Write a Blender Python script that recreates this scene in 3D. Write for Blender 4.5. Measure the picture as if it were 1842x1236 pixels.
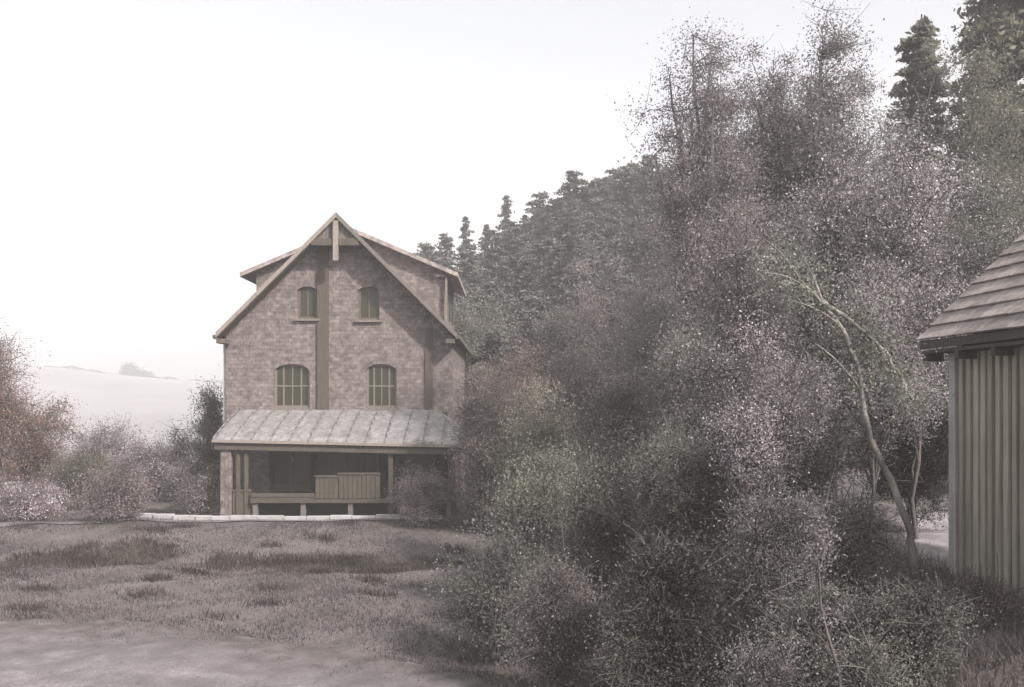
import bpy, math, random
import numpy as np
R = math.radians
for o in list(bpy.data.objects):
    bpy.data.objects.remove(o)
scene = bpy.context.scene
C = scene.collection

# ---------------------------------------------------------------- camera
EYE = 3.63
F = 1975.0                      # focal length in photo pixels (1842 wide)
CX, HY = 921.0, 735.0           # centre column, horizon row
cam_d = bpy.data.cameras.new('camera')
cam = bpy.data.objects.new('camera', cam_d); C.objects.link(cam)
cam.location = (0, 0, EYE); cam.rotation_euler = (R(90), 0, 0)
cam_d.sensor_width = 36.0; cam_d.lens = 36.0 * F / 1842.0
cam_d.shift_y = (HY - 618.0) / 1842.0
cam_d.clip_start = 0.1; cam_d.clip_end = 3000
scene.camera = cam
# ---------------------------------------------------------------- sky, sun, exposure
SUN_EL, SUN_AZ = 38.0, 135.0     # azimuth clockwise from +Y (the view direction): front right of the house, behind camera
w = bpy.data.worlds.new("World"); scene.world = w; w.use_nodes = True
nt = w.node_tree; bg = nt.nodes['Background']
sky = nt.nodes.new('ShaderNodeTexSky'); sky.sky_type = 'NISHITA'; sky.sun_disc = False
sky.sun_elevation = R(SUN_EL); sky.sun_rotation = R(SUN_AZ)
sky.air_density = 1.0; sky.dust_density = 4.0; sky.ozone_density = 1.0
hs = nt.nodes.new('ShaderNodeHueSaturation'); hs.inputs['Saturation'].default_value = 0.18
hs.inputs['Value'].default_value = 1.0
nt.links.new(sky.outputs[0], hs.inputs['Color']); nt.links.new(hs.outputs[0], bg.inputs['Color'])
bg.inputs['Strength'].default_value = 0.15
sl = bpy.data.lights.new('sun', 'SUN'); sl.energy = 4.6; sl.angle = R(2.5); sl.color = (1.0, 0.93, 0.89)
so = bpy.data.objects.new('sun', sl); C.objects.link(so)
so.rotation_euler = (R(90 - SUN_EL), 0, R(180 - SUN_AZ))
scene.view_settings.view_transform = 'Standard'; scene.view_settings.look = 'None'
scene.view_settings.exposure = 0.8; scene.view_settings.gamma = 1.0
HAZE = 0.0021
scene.cycles.volume_bounces = 1
scene.cycles.max_bounces = 8

# ---------------------------------------------------------------- helpers
def tag(o, label=None, cat=None, group=None, kind=None):
    if label: o['label'] = label
    if cat: o['category'] = cat
    if group: o['group'] = group
    if kind: o['kind'] = kind
    return o

def mesh_np(name, V, Fq, mats, parent=None, loc=None, smooth=False, midx=None):
    """V (n,3); Fq (m,4) quads or (m,3) tris"""
    V = np.asarray(V, dtype=np.float32); Fq = np.asarray(Fq, dtype=np.int32)
    me = bpy.data.meshes.new(name)
    me.vertices.add(len(V)); me.vertices.foreach_set('co', V.ravel())
    m, k = Fq.shape
    me.loops.add(m * k); me.loops.foreach_set('vertex_index', Fq.ravel())
    me.polygons.add(m); me.polygons.foreach_set('loop_start', np.arange(0, m * k, k, dtype=np.int32))
    if smooth: me.polygons.foreach_set('use_smooth', np.ones(m, dtype=bool))
    if midx is not None: me.polygons.foreach_set('material_index', np.asarray(midx, dtype=np.int32))
    me.update(calc_edges=True)
    for mt in (mats if isinstance(mats, (list, tuple)) else [mats]): me.materials.append(mt)
    o = bpy.data.objects.new(name, me); C.objects.link(o)
    if parent: o.parent = parent
    if loc is not None: o.location = loc
    return o

class MB:
    def __init__(s): s.v = []; s.f = []
    def quad(s, a, b, c, d):
        n = len(s.v); s.v += [a, b, c, d]; s.f.append((n, n+1, n+2, n+3)); return s
    def poly(s, pts):
        n = len(s.v); s.v += list(pts); s.f.append(tuple(range(n, n+len(pts)))); return s
    def hexa(s, p):   # 8 points: bottom 4 ccw, top 4 ccw
        n = len(s.v); s.v += [tuple(q) for q in p]
        for f in ((3,2,1,0),(4,5,6,7),(0,1,5,4),(1,2,6,5),(2,3,7,6),(3,0,4,7)):
            s.f.append(tuple(n+i for i in f))
        return s
    def box(s, x0, x1, y0, y1, z0, z1):
        return s.hexa([(x0,y0,z0),(x1,y0,z0),(x1,y1,z0),(x0,y1,z0),(x0,y0,z1),(x1,y0,z1),(x1,y1,z1),(x0,y1,z1)])
    def build(s, name, mat, parent=None, bevel=0.0):
        me = bpy.data.meshes.new(name); me.from_pydata(s.v, [], s.f); me.update()
        for mt in (mat if isinstance(mat, (list, tuple)) else [mat]): me.materials.append(mt)
        o = bpy.data.objects.new(name, me); C.objects.link(o)
        if parent: o.parent = parent
        if bevel:
            b = o.modifiers.new('b', 'BEVEL'); b.width = bevel; b.segments = 1
        return o

def empty(name, loc=(0,0,0), rz=0):
    o = bpy.data.objects.new(name, None); C.objects.link(o)
    o.location = loc; o.rotation_euler = (0, 0, rz); o.empty_display_size = 0.3
    return o

def sm(a, b, t):
    t = np.clip((np.asarray(t, dtype=float) - a) / (b - a), 0, 1); return t * t * (3 - 2 * t)

def H(x, y):
    """ground height"""
    x = np.asarray(x, dtype=float); y = np.asarray(y, dtype=float)
    near = 2.0 * (1 - sm(2, 13, y))
    plat = 1.43 * sm(0.8, 5.0, x) * (1 - sm(24, 42, y))
    h = np.maximum(near, plat)
    h = h + 0.42 * sm(26.2, 29.8, y + 0.9*np.sin(x*0.55)) * (1 - sm(0, 6, x))
    h = h - 0.10 * np.exp(-((y - 25.6 - 0.5*np.sin(x*0.5)) / 0.8) ** 2) * (1 - sm(-1, 2, x))
    hill = 22.0 * sm(-22, 50, x) * sm(38, 85, y) * (1 + np.clip((y - 85) / 200.0, 0, 0.6))
    hill = hill + 3.0 * sm(8, 25, x) * sm(14, 40, y)
    field = sm(110, 400, y) * np.clip(12.7 + (-115 - x) * 0.095, 3, 32) * (1 - sm(-60, 0, x))
    h = h + np.maximum(hill, field)
    flat = 1 - np.exp(-(((x+5.6)/5.5)**4 + ((y-38)/7.5)**4))
    nz = 0.035*np.sin(x*1.9+y*0.7) + 0.03*np.sin(x*0.8-y*1.7+1.3) + 0.02*np.sin(x*4.1+1.1)*np.sin(y*3.3)
    far = np.clip(y/60.0, 0, 1)*0.4*np.sin(x*0.13+0.5)*np.sin(y*0.09)*sm(60, 100, y)
    return h + nz*flat + far

def at(px, Y, py=None):
    """world point at depth Y for photo column px (and row py, else on the ground)"""
    x = (px - CX) / F * Y
    return (x, Y, float(H(x, Y)) if py is None else EYE + (HY - py) / F * Y)

# ---------------------------------------------------------------- materials
def newmat(name):
    m = bpy.data.materials.new(name); m.use_nodes = True
    return m, m.node_tree, m.node_tree.nodes['Principled BSDF']

def N(nt, kind, **kw):
    n = nt.nodes.new(kind)
    for k, v in kw.items():
        if k in n.inputs: n.inputs[k].default_value = v
        else: setattr(n, k, v)
    return n

def ramp(nt, fac, stops):
    r = nt.nodes.new('ShaderNodeValToRGB'); e = r.color_ramp.elements
    while len(e) > 1: e.remove(e[-1])
    e[0].position = stops[0][0]; e[0].color = (*stops[0][1], 1)
    for p, c in stops[1:]:
        q = e.new(p); q.color = (*c, 1)
    nt.links.new(fac, r.inputs['Fac']); return r.outputs['Color']

def mottled(name, stops, scale=3.0, detail=6.0, rough=0.85, bump=0.0, bscale=None, stretch=None, fine=None):
    m, nt, p = newmat(name)
    tc = N(nt, 'ShaderNodeTexCoord'); src = tc.outputs['Object']
    if stretch:
        mp = N(nt, 'ShaderNodeMapping'); mp.inputs['Scale'].default_value = stretch
        nt.links.new(src, mp.inputs['Vector']); src = mp.outputs['Vector']
    n = N(nt, 'ShaderNodeTexNoise'); n.inputs['Scale'].default_value = scale; n.inputs['Detail'].default_value = detail
    n.inputs['Roughness'].default_value = 0.65
    nt.links.new(src, n.inputs['Vector'])
    col = ramp(nt, n.outputs['Fac'], stops)
    if fine:
        f = N(nt, 'ShaderNodeTexNoise'); f.inputs['Scale'].default_value = fine[0]; f.inputs['Detail'].default_value = 3
        nt.links.new(tc.outputs['Object'], f.inputs['Vector'])
        fr = ramp(nt, f.outputs['Fac'], [(0.35, (1-fine[1],)*3), (0.65, (1+fine[1],)*3)])
        mx = nt.nodes.new('ShaderNodeMix'); mx.data_type = 'RGBA'; mx.blend_type = 'MULTIPLY'
        mx.inputs[0].default_value = 1.0
        nt.links.new(col, mx.inputs[6]); nt.links.new(fr, mx.inputs[7]); col = mx.outputs[2]
    nt.links.new(col, p.inputs['Base Color'])
    p.inputs['Roughness'].default_value = rough
    p.inputs['Specular IOR Level'].default_value = 0.25
    if bump:
        bn = N(nt, 'ShaderNodeTexNoise'); bn.inputs['Scale'].default_value = bscale or scale*6; bn.inputs['Detail'].default_value = 5
        nt.links.new(src, bn.inputs['Vector'])
        b = N(nt, 'ShaderNodeBump'); b.inputs['Strength'].default_value = bump; b.inputs['Distance'].default_value = 0.03
        nt.links.new(bn.outputs['Fac'], b.inputs['Height']); nt.links.new(b.outputs['Normal'], p.inputs['Normal'])
    return m

LEAF = 1.3
def leafmat(name, stops, trans=0.3, tint=0.12):
    """leaf colours vary leaf by leaf and a little plant by plant"""
    m = bpy.data.materials.new(name); m.use_nodes = True; nt = m.node_tree
    nt.nodes.clear()
    g = N(nt, 'ShaderNodeNewGeometry')
    stops = [(p, tuple(min(.8, q*LEAF*m_) for q, m_ in zip(cc, (1, .985, 1.03)))) for p, cc in stops]
    col = ramp(nt, g.outputs['Random Per Island'], stops)
    tc = N(nt, 'ShaderNodeTexCoord')
    n = N(nt, 'ShaderNodeTexNoise'); n.inputs['Scale'].default_value = 0.9; n.inputs['Detail'].default_value = 2
    nt.links.new(tc.outputs['Object'], n.inputs['Vector'])
    oi = N(nt, 'ShaderNodeObjectInfo')
    ad = N(nt, 'ShaderNodeMath', operation='MULTIPLY_ADD'); ad.inputs[1].default_value = 2.4; ad.inputs[2].default_value = -0.15
    nt.links.new(n.outputs['Fac'], ad.inputs[0])
    ob = N(nt, 'ShaderNodeMath', operation='MULTIPLY_ADD'); ob.inputs[1].default_value = tint*2; ob.inputs[2].default_value = 1-tint
    nt.links.new(oi.outputs['Random'], ob.inputs[0])
    mu = N(nt, 'ShaderNodeMath', operation='MULTIPLY'); nt.links.new(ad.outputs[0], mu.inputs[0]); nt.links.new(ob.outputs[0], mu.inputs[1])
    vm = N(nt, 'ShaderNodeVectorMath', operation='SCALE'); nt.links.new(col, vm.inputs[0]); nt.links.new(mu.outputs[0], vm.inputs['Scale'])
    d = N(nt, 'ShaderNodeBsdfDiffuse'); t = N(nt, 'ShaderNodeBsdfTranslucent')
    nt.links.new(vm.outputs[0], d.inputs['Color']); nt.links.new(vm.outputs[0], t.inputs['Color'])
    mx = N(nt, 'ShaderNodeMixShader'); mx.inputs[0].default_value = min(.5, trans*1.55)
    nt.links.new(d.outputs[0], mx.inputs[1]); nt.links.new(t.outputs[0], mx.inputs[2])
    out = N(nt, 'ShaderNodeOutputMaterial'); nt.links.new(mx.outputs[0], out.inputs['Surface'])
    return m

def c(*a): return a
L = {
 'spruce': leafmat('spruce_needles', [(0, c(.058,.066,.053)), (.5, c(.078,.082,.068)), (1, c(.105,.102,.09))], .1),
 'brown':  leafmat('brown_leaves', [(0, c(.10,.085,.075)), (.5, c(.16,.13,.115)), (.85, c(.18,.15,.14)), (1, c(.22,.185,.175))], .3),
 'olive':  leafmat('olive_leaves', [(0, c(.115,.114,.085)), (.6, c(.16,.153,.115)), (1, c(.20,.185,.145))], .3),
 'green':  leafmat('grey_green_leaves', [(0, c(.115,.122,.095)), (.6, c(.158,.163,.13)), (1, c(.19,.192,.16))], .3),
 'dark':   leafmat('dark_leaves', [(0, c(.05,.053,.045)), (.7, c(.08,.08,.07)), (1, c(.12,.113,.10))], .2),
 'mauve':  leafmat('mauve_leaves', [(0, c(.16,.142,.14)), (.6, c(.23,.203,.20)), (1, c(.30,.267,.27))], .35),
 'pale':   leafmat('pale_leaves', [(0, c(.14,.125,.125)), (.45, c(.27,.24,.245)), (.75, c(.38,.345,.35)), (1, c(.54,.50,.51))], .35),
 'russet': leafmat('russet_leaves', [(0, c(.11,.078,.06)), (.6, c(.19,.128,.10)), (1, c(.27,.19,.155))], .35),
 'airy':   leafmat('thin_autumn_leaves', [(0, c(.09,.08,.08)), (.6, c(.15,.125,.13)), (.9, c(.2,.17,.175)), (1, c(.28,.245,.255))], .35),
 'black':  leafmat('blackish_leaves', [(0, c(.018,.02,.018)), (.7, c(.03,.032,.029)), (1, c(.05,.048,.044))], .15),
 'far':    leafmat('far_leaves', [(0, c(.08,.08,.09)), (1, c(.15,.14,.15))], .2),
}
M = {}
M['bark'] = mottled('bark', [(.3, c(.05,.045,.04)), (.7, c(.12,.105,.095))], 6, stretch=(1,1,.3), bump=.5)
M['bark_pale'] = mottled('pale_bark', [(.32, c(.05,.045,.04)), (.5, c(.16,.145,.13)), (.72, c(.30,.275,.255))], 3.2, stretch=(1,1,.5), bump=.4)
M['ground'] = mottled('meadow', [(.28, c(.062,.053,.047)), (.45, c(.094,.081,.076)), (.6, c(.12,.104,.10)), (.75, c(.16,.14,.138))], .55, detail=9, rough=1, bump=.6, bscale=7, fine=(14, .25))
M['field'] = mottled('pale_stubble_field', [(.3, c(.19,.175,.175)), (.6, c(.25,.235,.24)), (.75, c(.30,.285,.29))], .03, detail=8, rough=1)
M['pale_earth'] = mottled('pale_earth', [(.3, c(.14,.12,.12)), (.5, c(.22,.20,.205)), (.7, c(.30,.275,.285))], 1.8, detail=9, rough=1, bump=.5, bscale=12)
M['gravel'] = mottled('pale_gravel', [(.3, c(.10,.088,.088)), (.5, c(.145,.129,.134)), (.7, c(.22,.20,.213))], 1.3, detail=9, rough=1, bump=.5, bscale=22, fine=(30, .22))
M['stone'] = mottled('pale_stone', [(.3, c(.24,.225,.22)), (.7, c(.38,.365,.37))], 3, bump=.3)
M['timber'] = mottled('dark_timber', [(.3, c(.055,.046,.036)), (.7, c(.088,.075,.06))], 5, stretch=(3,3,.5), bump=.3)
M['soffit'] = mottled('soffit_boards', [(.3, c(.07,.06,.045)), (.7, c(.11,.096,.074))], 5, stretch=(1,4,1), bump=.2)
M['timber_pale'] = mottled('pale_timber', [(.3, c(.17,.145,.125)), (.7, c(.26,.225,.205))], 5, stretch=(3,3,.6), bump=.3)
M['dark_void'] = mottled('shade_and_gap_dark', [(.3, c(.02,.023,.016)), (.7, c(.042,.044,.032))], 2)  # near-black for veranda shade; also the backing seen between shed slats
M['frame'] = mottled('window_paint', [(.3, c(.12,.105,.088)), (.7, c(.17,.148,.13))], 8, rough=.6)
M['frame_dark'] = mottled('brown_window_paint', [(.3, c(.075,.065,.05)), (.7, c(.11,.095,.075))], 8, rough=.6)
M['curtain'] = mottled('curtain', [(.3, c(.12,.105,.085)), (.7, c(.2,.175,.155))], 4, stretch=(12,12,.6), rough=1)
M['zinc'] = mottled('weathered_zinc', [(.3, c(.33,.32,.30)), (.7, c(.5,.48,.47))], 3, rough=.5)

def glassmat():
    m, nt, p = newmat('window_glass')
    p.inputs['Base Color'].default_value = (.035, .035, .022, 1); p.inputs['Roughness'].default_value = .25
    p.inputs['Specular IOR Level'].default_value = .4
    return m
M['glass'] = glassmat()

def shingle(name, cols, bw, rh, mortar_col, ms=0.007, swap=None, bump=.4):
    m, nt, p = newmat(name)
    tc = N(nt, 'ShaderNodeTexCoord'); mp = N(nt, 'ShaderNodeMapping')
    nt.links.new(tc.outputs['Object'], mp.inputs['Vector'])
    if swap: mp.inputs['Rotation'].default_value = swap
    br = N(nt, 'ShaderNodeTexBrick'); br.inputs['Scale'].default_value = 1
    br.inputs['Brick Width'].default_value = bw; br.inputs['Row Height'].default_value = rh
    br.inputs['Mortar Size'].default_value = ms; br.inputs['Bias'].default_value = 0
    br.inputs['Color1'].default_value = (*cols[0], 1); br.inputs['Color2'].default_value = (*cols[1], 1)
    br.inputs['Mortar'].default_value = (*mortar_col, 1); br.inputs['Mortar Smooth'].default_value = .5
    nt.links.new(mp.outputs[0], br.inputs['Vector'])
    n = N(nt, 'ShaderNodeTexNoise'); n.inputs['Scale'].default_value = 2.6; n.inputs['Detail'].default_value = 10; n.inputs['Roughness'].default_value = .85
    nt.links.new(tc.outputs['Object'], n.inputs['Vector'])
    r = ramp(nt, n.outputs['Fac'], [(.3, (.55,.55,.53)), (.5, (.98,.97,.96)), (.7, (1.45,1.42,1.42))])
    mx = nt.nodes.new('ShaderNodeMix'); mx.data_type = 'RGBA'; mx.blend_type = 'MULTIPLY'; mx.inputs[0].default_value = 1
    nt.links.new(br.outputs['Color'], mx.inputs[6]); nt.links.new(r, mx.inputs[7])
    nt.links.new(mx.outputs[2], p.inputs['Base Color']); p.inputs['Roughness'].default_value = .9
    p.inputs['Specular IOR Level'].default_value = .2
    n2 = N(nt, 'ShaderNodeTexNoise'); n2.inputs['Scale'].default_value = 6.5; n2.inputs['Detail'].default_value = 4; n2.inputs['Roughness'].default_value = .7
    nt.links.new(tc.outputs['Object'], n2.inputs['Vector'])
    r2 = ramp(nt, n2.outputs['Fac'], [(.36, (.6,.6,.59)), (.5, (1,1,1)), (.64, (1.42,1.39,1.38))])
    m2 = nt.nodes.new('ShaderNodeMix'); m2.data_type = 'RGBA'; m2.blend_type = 'MULTIPLY'; m2.inputs[0].default_value = .8
    nt.links.new(mx.outputs[2], m2.inputs[6]); nt.links.new(r2, m2.inputs[7]); nt.links.new(m2.outputs[2], p.inputs['Base Color'])
    b = N(nt, 'ShaderNodeBump'); b.inputs['Strength'].default_value = bump; b.inputs['Distance'].default_value = .02
    nt.links.new(br.outputs['Fac'], b.inputs['Height']); b.invert = True
    nt.links.new(b.outputs['Normal'], p.inputs['Normal'])
    return m
M['wall'] = shingle('shingled_wall', (c(.178,.152,.144), c(.118,.10,.096)), .19, .12, (.098,.084,.079), swap=(R(90),0,0))
M['wall_side'] = shingle('shingled_side_wall', (c(.178,.152,.144), c(.118,.10,.096)), .19, .12, (.098,.084,.079), swap=(R(90),0,R(90)))
M['tiles'] = shingle('roof_tiles', (c(.22,.19,.18), c(.28,.245,.235)), .3, .25, (.13,.11,.105), swap=(0,0,R(90)))
M['sheet'] = mottled('weathered_sheet_roof', [(.3, c(.12,.114,.11)), (.5, c(.185,.175,.173)), (.7, c(.265,.25,.25))], 2.2, detail=8, rough=.6, stretch=(2.2,1,1), bump=.2, fine=(9,.2))
M['boards_brown'] = mottled('brown_boards', [(.3, c(.10,.088,.078)), (.7, c(.16,.14,.128))], 4, stretch=(5,5,.4), bump=.3)
M['panel'] = mottled('veranda_shade_boards', [(.3, c(.05,.043,.033)), (.7, c(.085,.073,.058))], 4, stretch=(5,5,.4), bump=.3)  # boards darkened to carry the deep shade of the veranda
M['seam'] = mottled('dull_seams', [(.3, c(.15,.138,.128)), (.7, c(.21,.195,.19))], 5, rough=.7)
M['boards'] = mottled('grey_boards', [(.3, c(.25,.225,.18)), (.7, c(.46,.415,.34))], 3, detail=8, stretch=(5,5,.35), bump=.4)
def per_board(mat, lo=.78, hi=1.2):
    nt = mat.node_tree; p = nt.nodes['Principled BSDF']; src = p.inputs['Base Color'].links[0].from_socket
    g = N(nt, 'ShaderNodeNewGeometry'); mr = N(nt, 'ShaderNodeMapRange'); mr.inputs['To Min'].default_value = lo; mr.inputs['To Max'].default_value = hi
    nt.links.new(g.outputs['Random Per Island'], mr.inputs['Value'])
    vm = N(nt, 'ShaderNodeVectorMath', operation='SCALE'); nt.links.new(src, vm.inputs[0]); nt.links.new(mr.outputs[0], vm.inputs['Scale'])
    nt.links.new(vm.outputs[0], p.inputs['Base Color'])
per_board(M['boards'])
M['shed_roof'] = mottled('lapped_roofing', [(.3, c(.19,.165,.15)), (.5, c(.27,.235,.215)), (.7, c(.35,.31,.29))], 2, detail=8, stretch=(3,.7,1), bump=.3, fine=(10,.2))

def worn(mat):
    nt = mat.node_tree; p = nt.nodes['Principled BSDF']; src = p.inputs['Base Color'].links[0].from_socket
    at_ = N(nt, 'ShaderNodeAttribute'); at_.attribute_name = 'worn'
    tc = N(nt, 'ShaderNodeTexCoord'); n = N(nt, 'ShaderNodeTexNoise'); n.inputs['Scale'].default_value = 1.7; n.inputs['Detail'].default_value = 8; n.inputs['Roughness'].default_value = .7
    nt.links.new(tc.outputs['Object'], n.inputs['Vector'])
    ad = N(nt, 'ShaderNodeMath', operation='MULTIPLY_ADD'); ad.inputs[1].default_value = 1.5; nt.links.new(n.outputs['Fac'], ad.inputs[0]); nt.links.new(at_.outputs['Fac'], ad.inputs[2])
    g = ramp(nt, ad.outputs[0], [(0.0, (0,0,0)), (1.0, (0,0,0))]); rr = g.node.color_ramp.elements
    mr = N(nt, 'ShaderNodeMapRange'); mr.inputs['From Min'].default_value = .85; mr.inputs['From Max'].default_value = 1.75
    nt.links.new(ad.outputs[0], mr.inputs['Value'])
    nz = N(nt, 'ShaderNodeTexNoise'); nz.inputs['Scale'].default_value = 3; nz.inputs['Detail'].default_value = 9
    nt.links.new(tc.outputs['Object'], nz.inputs['Vector'])
    so_ = ramp(nt, nz.outputs['Fac'], [(.3, c(.062,.053,.047)), (.5, c(.094,.081,.076)), (.75, c(.14,.122,.12))])
    mx = nt.nodes.new('ShaderNodeMix'); mx.data_type = 'RGBA'
    nt.links.new(mr.outputs[0], mx.inputs[0]); nt.links.new(so_, mx.inputs[6]); nt.links.new(src, mx.inputs[7])
    nt.links.new(mx.outputs[2], p.inputs['Base Color'])
    nt.nodes.remove(g.node)
worn(M['gravel'])
per_board(M['shed_roof'], .75, 1.2)
worn(M['pale_earth'])
# ---------------------------------------------------------------- ground
u = np.linspace(-1, 1, 281); gx = 800 * np.sinh(6.2*u) / np.sinh(6.2)
gy = np.concatenate([np.linspace(-60, -2, 12)[:-1], np.linspace(-2, 45, 210), np.geomspace(45, 800, 80)[1:]])
X, Y = np.meshgrid(gx, gy)
Z = H(X, Y)
V = np.stack([X, Y, Z], -1).reshape(-1, 3)
nx, ny = len(gx), len(gy)
i = np.arange((ny-1)*(nx-1)); a = (i // (nx-1))*nx + i % (nx-1)
g = mesh_np('ground', V, np.stack([a, a+1, a+1+nx, a+nx], -1), M['ground'], smooth=True); tag(g, kind='structure')

def terr_patch(name, x0, x1, y0, y1, nx_, ny_, mat, lift):
    xs_, ys_ = np.linspace(x0, x1, nx_), np.linspace(y0, y1, ny_)
    X_, Y_ = np.meshgrid(xs_, ys_); Y_ = Y_ + 6*np.sin(X_*.05)*(1-(Y_-y0)/(y1-y0))
    V_ = np.stack([X_, Y_, H(X_, Y_) + lift], -1).reshape(-1, 3)
    i = np.arange((ny_-1)*(nx_-1)); a = (i // (nx_-1))*nx_ + i % (nx_-1)
    return tag(mesh_np(name, V_, np.stack([a, a+1, a+1+nx_, a+nx_], -1), mat, smooth=True), kind='structure')
terr_patch('field', -330, -18, 66, 397, 140, 110, M['field'], .3)
# gravel track, bottom left, and a pale strip before the veranda
def strip(name, left, right, mat, n=80, mcols=14, lift=.012, seed=0, jag=.25, soft=(1, 1, .25)):
    rg = np.random.default_rng(seed)
    left = np.array(left, float); right = np.array(right, float)
    def rs(P):
        d = np.r_[0, np.cumsum(np.linalg.norm(np.diff(P, axis=0), axis=1))]
        t = np.linspace(0, d[-1], n); return np.stack([np.interp(t, d, P[:, 0]), np.interp(t, d, P[:, 1])], -1)
    A, B = rs(left), rs(right)
    k = np.convolve(rg.normal(size=n+4), np.ones(3)/3, 'same')[:n]*jag
    B = B + np.stack([np.zeros(n), k], -1); A = A + np.stack([np.zeros(n), -k[::-1]*.6], -1)
    t = np.linspace(0, 1, mcols)[None, :, None]
    P = A[:, None]*(1-t) + B[:, None]*t
    z = H(P[..., 0], P[..., 1]) + lift
    V = np.concatenate([P, z[..., None]], -1).reshape(-1, 3)
    i = np.arange((n-1)*(mcols-1)); a = (i // (mcols-1))*mcols + i % (mcols-1)
    o = mesh_np(name, V, np.stack([a, a+1, a+1+mcols, a+mcols], -1), mat, smooth=True)
    at_ = o.data.attributes.new('worn', 'FLOAT', 'POINT'); tt = np.linspace(0, 1, mcols)[None, :]*np.ones((n, 1))
    e1 = np.clip(np.minimum(tt if soft[0] else 1, (1-tt) if soft[1] else 1)/soft[2], 0, 1)
    e2 = np.clip(np.minimum(np.linspace(0, 1, n), np.linspace(1, 0, n))/.08, 0, 1)[:, None]
    at_.data.foreach_set('value', (e1*e2).astype(np.float32).ravel())
    return tag(o, kind='structure')
strip('path', [(-9.5,12.0),(-4,11.2),(1.2,9.5)], [(-9.5,18.6),(-7,18.6),(-4.6,17.6),(-2.3,16.2),(0.2,14.0),(1.4,12.0)], M['gravel'], lift=.03, seed=3, mcols=30, soft=(0, 1, .42))
strip('garden_path', [(-30,25.6),(-17,28.6),(-10.6,31.0),(-2.0,31.1)], [(-30,26.2),(-17,29.3),(-10.6,31.5),(-2.0,31.55)], M['gravel'], n=120, mcols=6, seed=5, jag=.06, lift=.03)
strip('shed_path', [(5.5,14.4),(5.7,16.5),(6.6,19.5),(7.6,22.5)], [(6.9,14.6),(7.3,16.5),(8.2,19.5),(9.4,22.5)], M['pale_earth'], n=40, seed=9, jag=.15, lift=.03)

# ---------------------------------------------------------------- foliage tools
def rand_unit(rg, n):
    v = rg.normal(size=(n, 3)); return v / np.linalg.norm(v, axis=1, keepdims=True)

def leaf_quads(P, size, rg, wide=.55, droop=0.0):
    n = len(P); a = rand_unit(rg, n); a[:, 2] -= droop; a /= np.linalg.norm(a, axis=1, keepdims=True)
    b = np.cross(a, rand_unit(rg, n)); b /= np.linalg.norm(b, axis=1, keepdims=True) + 1e-9
    s = (size * rg.uniform(.6, 1.4, n))[:, None]
    V = np.stack([P - a*s*.5, P + b*s*wide*.5, P + a*s*.5, P - b*s*wide*.5], 1).reshape(-1, 3)
    return V, np.arange(4*n).reshape(n, 4)

class Tubes:
    def __init__(s, k=5): s.V = []; s.F = []; s.n = 0; s.k = k
    def add(s, P, r):
        P = np.asarray(P, float); m = len(P); r = np.broadcast_to(np.asarray(r, float), (m,)); k = s.k
        T = np.gradient(P, axis=0); T /= np.linalg.norm(T, axis=1, keepdims=True) + 1e-9
        ref = np.array([1., .13, .07]) if abs(T[0, 2]) > .5 else np.array([0, 0, 1.])
        A = np.cross(T, ref); A /= np.linalg.norm(A, axis=1, keepdims=True) + 1e-9; B = np.cross(T, A)
        th = np.arange(k)*2*math.pi/k
        V = P[:, None] + r[:, None, None]*(np.cos(th)[None, :, None]*A[:, None] + np.sin(th)[None, :, None]*B[:, None])
        s.V.append(V.reshape(-1, 3))
        i = np.arange(m-1)[:, None]*k; j = np.arange(k)[None]
        f = np.stack([i+j, i+(j+1) % k, i+k+(j+1) % k, i+k+j], -1).reshape(-1, 4) + s.n
        s.F.append(f); s.n += m*k
    def build(s, name, mat, parent):
        return mesh_np(name, np.concatenate(s.V), np.concatenate(s.F), mat, parent, smooth=True)

def bez(p0, p1, p2, n=7):
    t = np.linspace(0, 1, n)[:, None]
    return (1-t)**2*np.asarray(p0) + 2*t*(1-t)*np.asarray(p1) + t*t*np.asarray(p2)

def wiggle(P, amp, rg):
    Q = P.copy(); Q[1:-1] += rg.normal(size=(len(P)-2, 3))*amp; return Q

def crown_points(rg, n, cz, rx, ry, rz, lump=.35, fill=.45):
    d = rand_unit(rg, n); ph = rg.uniform(0, 6.3, 6)
    lum = 1 + lump*(np.sin(3*np.arctan2(d[:, 1], d[:, 0]) + ph[0] + 2*d[:, 2])*.5 + np.sin(5*d[:, 0]+ph[1])*np.sin(4*d[:, 2]+ph[2])*.7)
    r = rg.uniform(0, 1, n)**fill * lum
    return np.stack([d[:, 0]*rx*r, d[:, 1]*ry*r, cz + d[:, 2]*rz*r], -1)

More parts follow.
